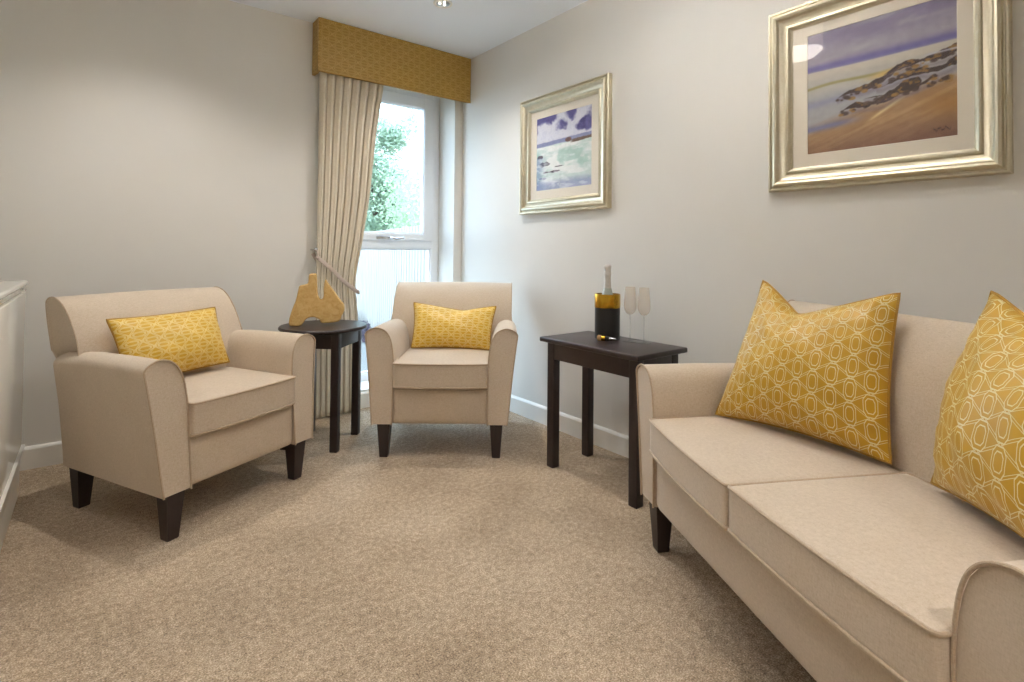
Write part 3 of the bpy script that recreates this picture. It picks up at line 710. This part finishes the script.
# ------------------------------------------------------------------ curtain, pelmet, tie-back
VY = -.112
val = tag(empty('pelmet', (-.535, 0, H)), 'gold patterned fabric pelmet above the window', 'pelmet')
def valmesh():
    x0, x1, z0, z1 = -1.070, -.006, 2.040, H-.003
    vs = []; fs = []; uv = []
    def quad(P, uvq):
        o = len(vs); vs.extend(P); fs.append((o, o+1, o+2, o+3)); uv.extend(uvq)
    F = 12.5; f2 = 15
    quad([(x0, VY, z0), (x1, VY, z0), (x1, VY, z1), (x0, VY, z1)], [(0, 0), ((x1-x0)*F, 0), ((x1-x0)*F, (z1-z0)*f2), (0, (z1-z0)*f2)])
    quad([(x0, -.002, z0), (x0, VY, z0), (x0, VY, z1), (x0, -.002, z1)], [(-.11*F, 0), (0, 0), (0, (z1-z0)*f2), (-.11*F, (z1-z0)*f2)])
    e = .018
    quad([(x0+e, VY+e, z0), (x1-e, VY+e, z0), (x1-e, VY+e, z1), (x0+e, VY+e, z1)][::-1], [(0, 0)]*4)
    quad([(x0+e, -.002, z0), (x0+e, VY+e, z0), (x0+e, VY+e, z1), (x0+e, -.002, z1)][::-1], [(0, 0)]*4)
    quad([(x0, VY, z0), (x0+e, VY+e, z0), (x1-e, VY+e, z0), (x1, VY, z0)], [(0, 0)]*4)
    quad([(x0, -.002, z0), (x0+e, -.002, z0), (x0+e, VY+e, z0), (x0, VY, z0)], [(0, 0)]*4)
    quad([(x1, VY, z0), (x1-e, VY+e, z0), (x1-e, VY+e, z1), (x1, VY, z1)], [(0, 0)]*4)
    me = bpy.data.meshes.new('fabric_box'); me.from_pydata([(x+.535, y, z-H) for x, y, z in vs], [], fs); l = me.uv_layers.new(name='UVMap')
    for i, q in enumerate(uv): l.data[i].uv = q
    me.materials.append(M['gold_val']); o = bpy.data.objects.new('fabric_box', me); COL.objects.link(o); o.parent = val
valmesh()
MB().tube([(-1.07+.535, VY-.001, 2.041-H), (-.006+.535, VY-.001, 2.041-H)], .003, 6).build('piping', M['goldpipe'], val)

def interp(tab, z):
    tab = sorted(tab)
    if z <= tab[0][0]: return tab[0][1]
    for (a, x), (b, y) in zip(tab, tab[1:]):
        if z <= b: k = (z-a)/(b-a); return x+(y-x)*k
    return tab[-1][1]
XR = [(.0, -.785), (.40, -.785), (.66, -.795), (.80, -.805), (.90, -.792), (1.0, -.772), (1.15, -.750), (1.31, -.728), (1.755, -.692), (2.04, -.650), (2.15, -.645)]
AM = [(0, .030), (.6, .026), (.76, .016), (.95, .020), (1.3, .026), (2.15, .030)]
def curtain():
    mb = MB(); NS, NZ = 300, 90; z1, z0 = 2.20, .012
    for j in range(NZ+1):
        z = z0+(z1-z0)*j/NZ
        xr = sum(interp(XR, z+d) for d in (-.06, -.03, 0, .03, .06))/5; am = interp(AM, z)
        for i in range(NS+1):
            s_ = i/NS
            ph = 2*PI*(7.3*s_**.92)+.25*math.sin(2.2*z+3*s_)
            w_ = math.sin(ph); w2 = abs(math.sin(ph/2+.4)); y = -.028-am*2.0*w2**.8+.003*math.sin(3*ph+z*2)
            x = -1.040+(xr+1.040)*s_-.010*math.sin(ph+.8)*(.7 if 0.02 < s_ < .98 else .2)
            mb.v.append((x, y, z))
    for j in range(NZ):
        for i in range(NS):
            a = j*(NS+1)+i; mb.f.append((a, a+1, a+NS+2, a+NS+1))
    o = mb.build('curtain', M['curtain'], None, 180)
    sd = o.modifiers.new('thickness', 'SOLIDIFY'); sd.thickness = .003
    return tag(o, 'full-length cream pleated curtain gathered to the left of the window', 'curtain')
curtain()
tb = tag(empty('curtain_tieback', (-1.052, -.02, .985)), 'pale satin tie-back looped round the curtain to a wall hook', 'tie-back')
O = Vector((-1.052, -.02, .985))
def band(path, w, th):
    P = catmull(path, 8); mb = MB(); rings = []
    for i, p in enumerate(P):
        d = (P[min(i+1, len(P)-1)]-P[max(i-1, 0)]).normalized(); n_ = Vector((0, -1, 0)); n_ = (n_-d*n_.dot(d)).normalized(); u_ = d.cross(n_)
        rings.append([p+u_*w*.5*c+n_*th*.5*s_-O for c, s_ in ((-1, -.6), (-.7, -1), (.7, -1), (1, -.6), (1, .6), (.7, 1), (-.7, 1), (-1, .6))])
    return mb.loft(rings)
band([(-1.046, -.088, .948), (-1.02, -.100, .925), (-.96, -.104, .872), (-.90, -.104, .812), (-.84, -.102, .765), (-.800, -.094, .738), (-.788, -.060, .738), (-.80, -.024, .75), (-.88, -.018, .80), (-1.0, -.016, .90), (-1.05, -.012, .975)], .022, .008).build('band', M['tie'], tb)
mb = MB(); mb.tube([p-O for p in catmull([(-1.050, -.002, .995), (-1.054, -.05, .995), (-1.054, -.088, .992), (-1.048, -.092, .972), (-1.047, -.088, .95)], 5)], .004, 8); mb.build('cord_loop', M['tie'], tb)
mb = MB(); mb.tube([p-O for p in [Vector((-1.058, 0, .995)), Vector((-1.058, -.075, .995))]], .005, 10)
mb.lathe([(.0001, -.012), (.009, -.008), (.012, 0), (.009, .008), (.0001, .012)], (-.004, -.064, .012), 16, False); mb.build('hook', M['steel'], tb)
mb = MB(); mb.lathe([(.0001, -.012), (.008, -.009), (.012, 0), (.008, .009), (.0001, .012)], (.006, -.070, -.036), 16, False); mb.build('knot', M['tie'], tb)

# ------------------------------------------------------------------ white cabinet
CX = -2.288
cb = tag(empty('sideboard', (-2.6, -1.05, 0)), 'glossy white low cabinet cut off by the left edge, beside the left armchair', 'cabinet')
def cpt(mb, n, m=None, sm=30, par=None):
    o = mb.build(n, m or M['glossy'], par or cb, sm)
    for v in o.data.vertices: v.co -= Vector((-2.6, -1.05, 0))
    return o
YC0, YC1 = -1.85, -.30
cpt(MB().box(-2.90, CX-.018, YC0+.01, YC1-.01, .10, .835, .003), 'carcass', M['white'])
cpt(MB().box(-2.91, CX+.006, YC0, YC1, .838, .860, .009), 'worktop')
ym = (YC0+YC1)/2
for a, b in ((YC0+.004, ym-.002), (ym+.002, YC1-.004)):
    d = cpt(MB().box(CX-.018, CX, a, b, .195, .812, .004), 'door')
    cpt(MB().box(CX-.018, CX-.002, a, b, .112, .190, .003), 'plinth_drawer', M['white'])
kn = cpt(MB().box(CX-.012, CX+.003, YC1-.028, YC1-.020, .820, .828, .002), 'catch', M['steel'])
cpt(MB().box(CX-.03, CX+.010, YC0+.004, YC1-.004, .186, .196, .002), 'edge_strip', M['white'])
cpt(MB().box(-2.88, CX-.004, YC0+.01, YC1-.006, 0, .11, .003), 'plinth', M['white'])

# ------------------------------------------------------------------ lamps
WARM = (1.0, .945, .885); 
def add_light(name, kind, loc, energy, col, par=None, **kw):
    l = bpy.data.lights.new(name, kind); l.energy = energy; l.color = col
    for k, v in kw.items(): setattr(l, k, v)
    o = bpy.data.objects.new(name, l); COL.objects.link(o); o.location = loc
    if par: o.parent = par
    return o
DL = [(-.594, -.717, 25), (-1.89, -.69, 24), (-.594, -2.35, 5), (-1.89, -2.35, 15), (-1.89, -4.0, 50), (-.594, -4.0, 16)]  # last two sit unseen behind the camera, added as fill for the room
labs = ['round recessed ceiling spotlight in front of the window', 'recessed ceiling spotlight above the left armchair', 'recessed ceiling spotlight above the sofa', 'recessed ceiling spotlight above the middle of the carpet', 'added fill spotlight in the unseen ceiling behind the camera, cabinet side', 'added fill spotlight in the unseen ceiling behind the camera, picture side']
M['lamp'] = emis('spot_lamp_face', (1, .92, .8, 1), 1.2)
M['chrome'] = plain('reflector_chrome', (190, 190, 188), .3, 1.0)
for (x, y, e), lab in zip(DL, labs):
    d = tag(empty('ceiling_spotlight', (x, y, H)), lab, 'ceiling light', 'recessed ceiling spotlights')
    MB().lathe([(.036, -.001), (.052, -.001), (.053, -.004), (.050, -.007), (.042, -.008), (.036, -.004)], n=40, cap=False).build('trim_ring', M['white'], d)
    MB().lathe([(.040, -.006), (.030, -.0015), (.012, -.0012), (.0001, -.0012)], n=40, cap=False).build('reflector', M['chrome'], d)
    for k in range(3):
        a = k*2*PI/3+.5
        MB().lathe([(.0001, -.0085), (.0055, -.0085), (.0075, -.006), (.008, -.002)], (.016*math.cos(a), .016*math.sin(a), 0), 16, False).build('lamp_lens', M['lamp'], d)
    add_light('lamp', 'SPOT', (0, 0, -.03), e, WARM, d, spot_size=math.radians(124), spot_blend=1.0, shadow_soft_size=.014)

PL = (-.84, -1.98, 0)
pd = tag(empty('pendant_lamp', (PL[0], PL[1], H)), 'cream striped drum pendant lamp seen reflected in the beach picture glass', 'lamp')
t = NT('shade_cloth'); v = t.coord('Object'); sp_ = t.node('ShaderNodeSeparateXYZ'); t.link(v, sp_.inputs[0])
ang = t.math('ARCTAN2', sp_.outputs[1], sp_.outputs[0]); strp = t.math('GREATER_THAN', t.math('FRACT', t.math('MULTIPLY', ang, 24/(2*PI))), .8)
t.set(Base_Color=t.mix(strp, (.8, .74, .64, 1), (.5, .45, .4, 1)), Roughness=.8, Emission_Color=t.mix(strp, (1, .9, .76, 1), (.7, .6, .46, 1)), Emission_Strength=2.2)
M['shade'] = t.m
MB().lathe([(.108, -.30), (.108, -.15), (.106, -.15), (.106, -.30)], n=64, cap=False).build('shade', M['shade'], pd)
MB().lathe([(.0001, -.345), (.04, -.340), (.075, -.326), (.105, -.297), (.105, -.292), (.0001, -.292)], n=64, cap=False).build('diffuser', emis('opal_diffuser', (1, .92, .82, 1), 10), pd)
MB().tube([(0, 0, -.18), (0, 0, 0)], .003, 8).build('cable', M['white'], pd)
MB().lathe([(.0001, -.03), (.03, -.028), (.045, 0)], n=32, cap=False).build('ceiling_rose', M['white'], pd)
add_light('bulb', 'POINT', (0, 0, -.20), 72, (1.0, .98, .98), pd, shadow_soft_size=.05)

# ------------------------------------------------------------------ sky
w = bpy.data.worlds.new('sky'); S.world = w; w.use_nodes = True
nt = w.node_tree; bg = nt.nodes['Background']
tc = nt.nodes.new('ShaderNodeTexCoord'); sx = nt.nodes.new('ShaderNodeSeparateXYZ'); nt.links.new(tc.outputs['Generated'], sx.inputs[0])
rp = nt.nodes.new('ShaderNodeValToRGB'); nt.links.new(sx.outputs[2], rp.inputs[0])
rp.color_ramp.elements[0].position = 0; rp.color_ramp.elements[0].color = (.72, .86, 1, 1)
rp.color_ramp.elements[1].position = .6; rp.color_ramp.elements[1].color = (.52, .73, 1, 1)
nt.links.new(rp.outputs[0], bg.inputs[0]); bg.inputs[1].default_value = 5.2

# ------------------------------------------------------------------ camera
cam = bpy.data.cameras.new('camera'); co = bpy.data.objects.new('camera', cam); COL.objects.link(co)
f = 529.32; cam.sensor_fit = 'HORIZONTAL'; cam.sensor_width = 36; cam.lens = f/1024*36
cam.shift_y = (240.714-341)/1024; cam.clip_start = .02
r = Vector((0.78687836, -0.61703403, 0.00956287)); u = Vector((-0.01927026, -0.00907996, 0.99977308)); wv = Vector((0.61680718, 0.78688408, 0.01903523))
co.matrix_world = Matrix(((r.x, u.x, -wv.x, -2.063364), (r.y, u.y, -wv.y, -3.2266592), (r.z, u.z, -wv.z, 1.0), (0, 0, 0, 1)))
S.camera = co
S.cycles.max_bounces = 20; S.cycles.diffuse_bounces = 14; S.cycles.glossy_bounces = 6; S.cycles.transparent_max_bounces = 24
S.view_settings.view_transform = 'Standard'; S.view_settings.look = 'None'; S.view_settings.gamma = 1
S.view_settings.use_curve_mapping = False; S.view_settings.exposure = 0.99
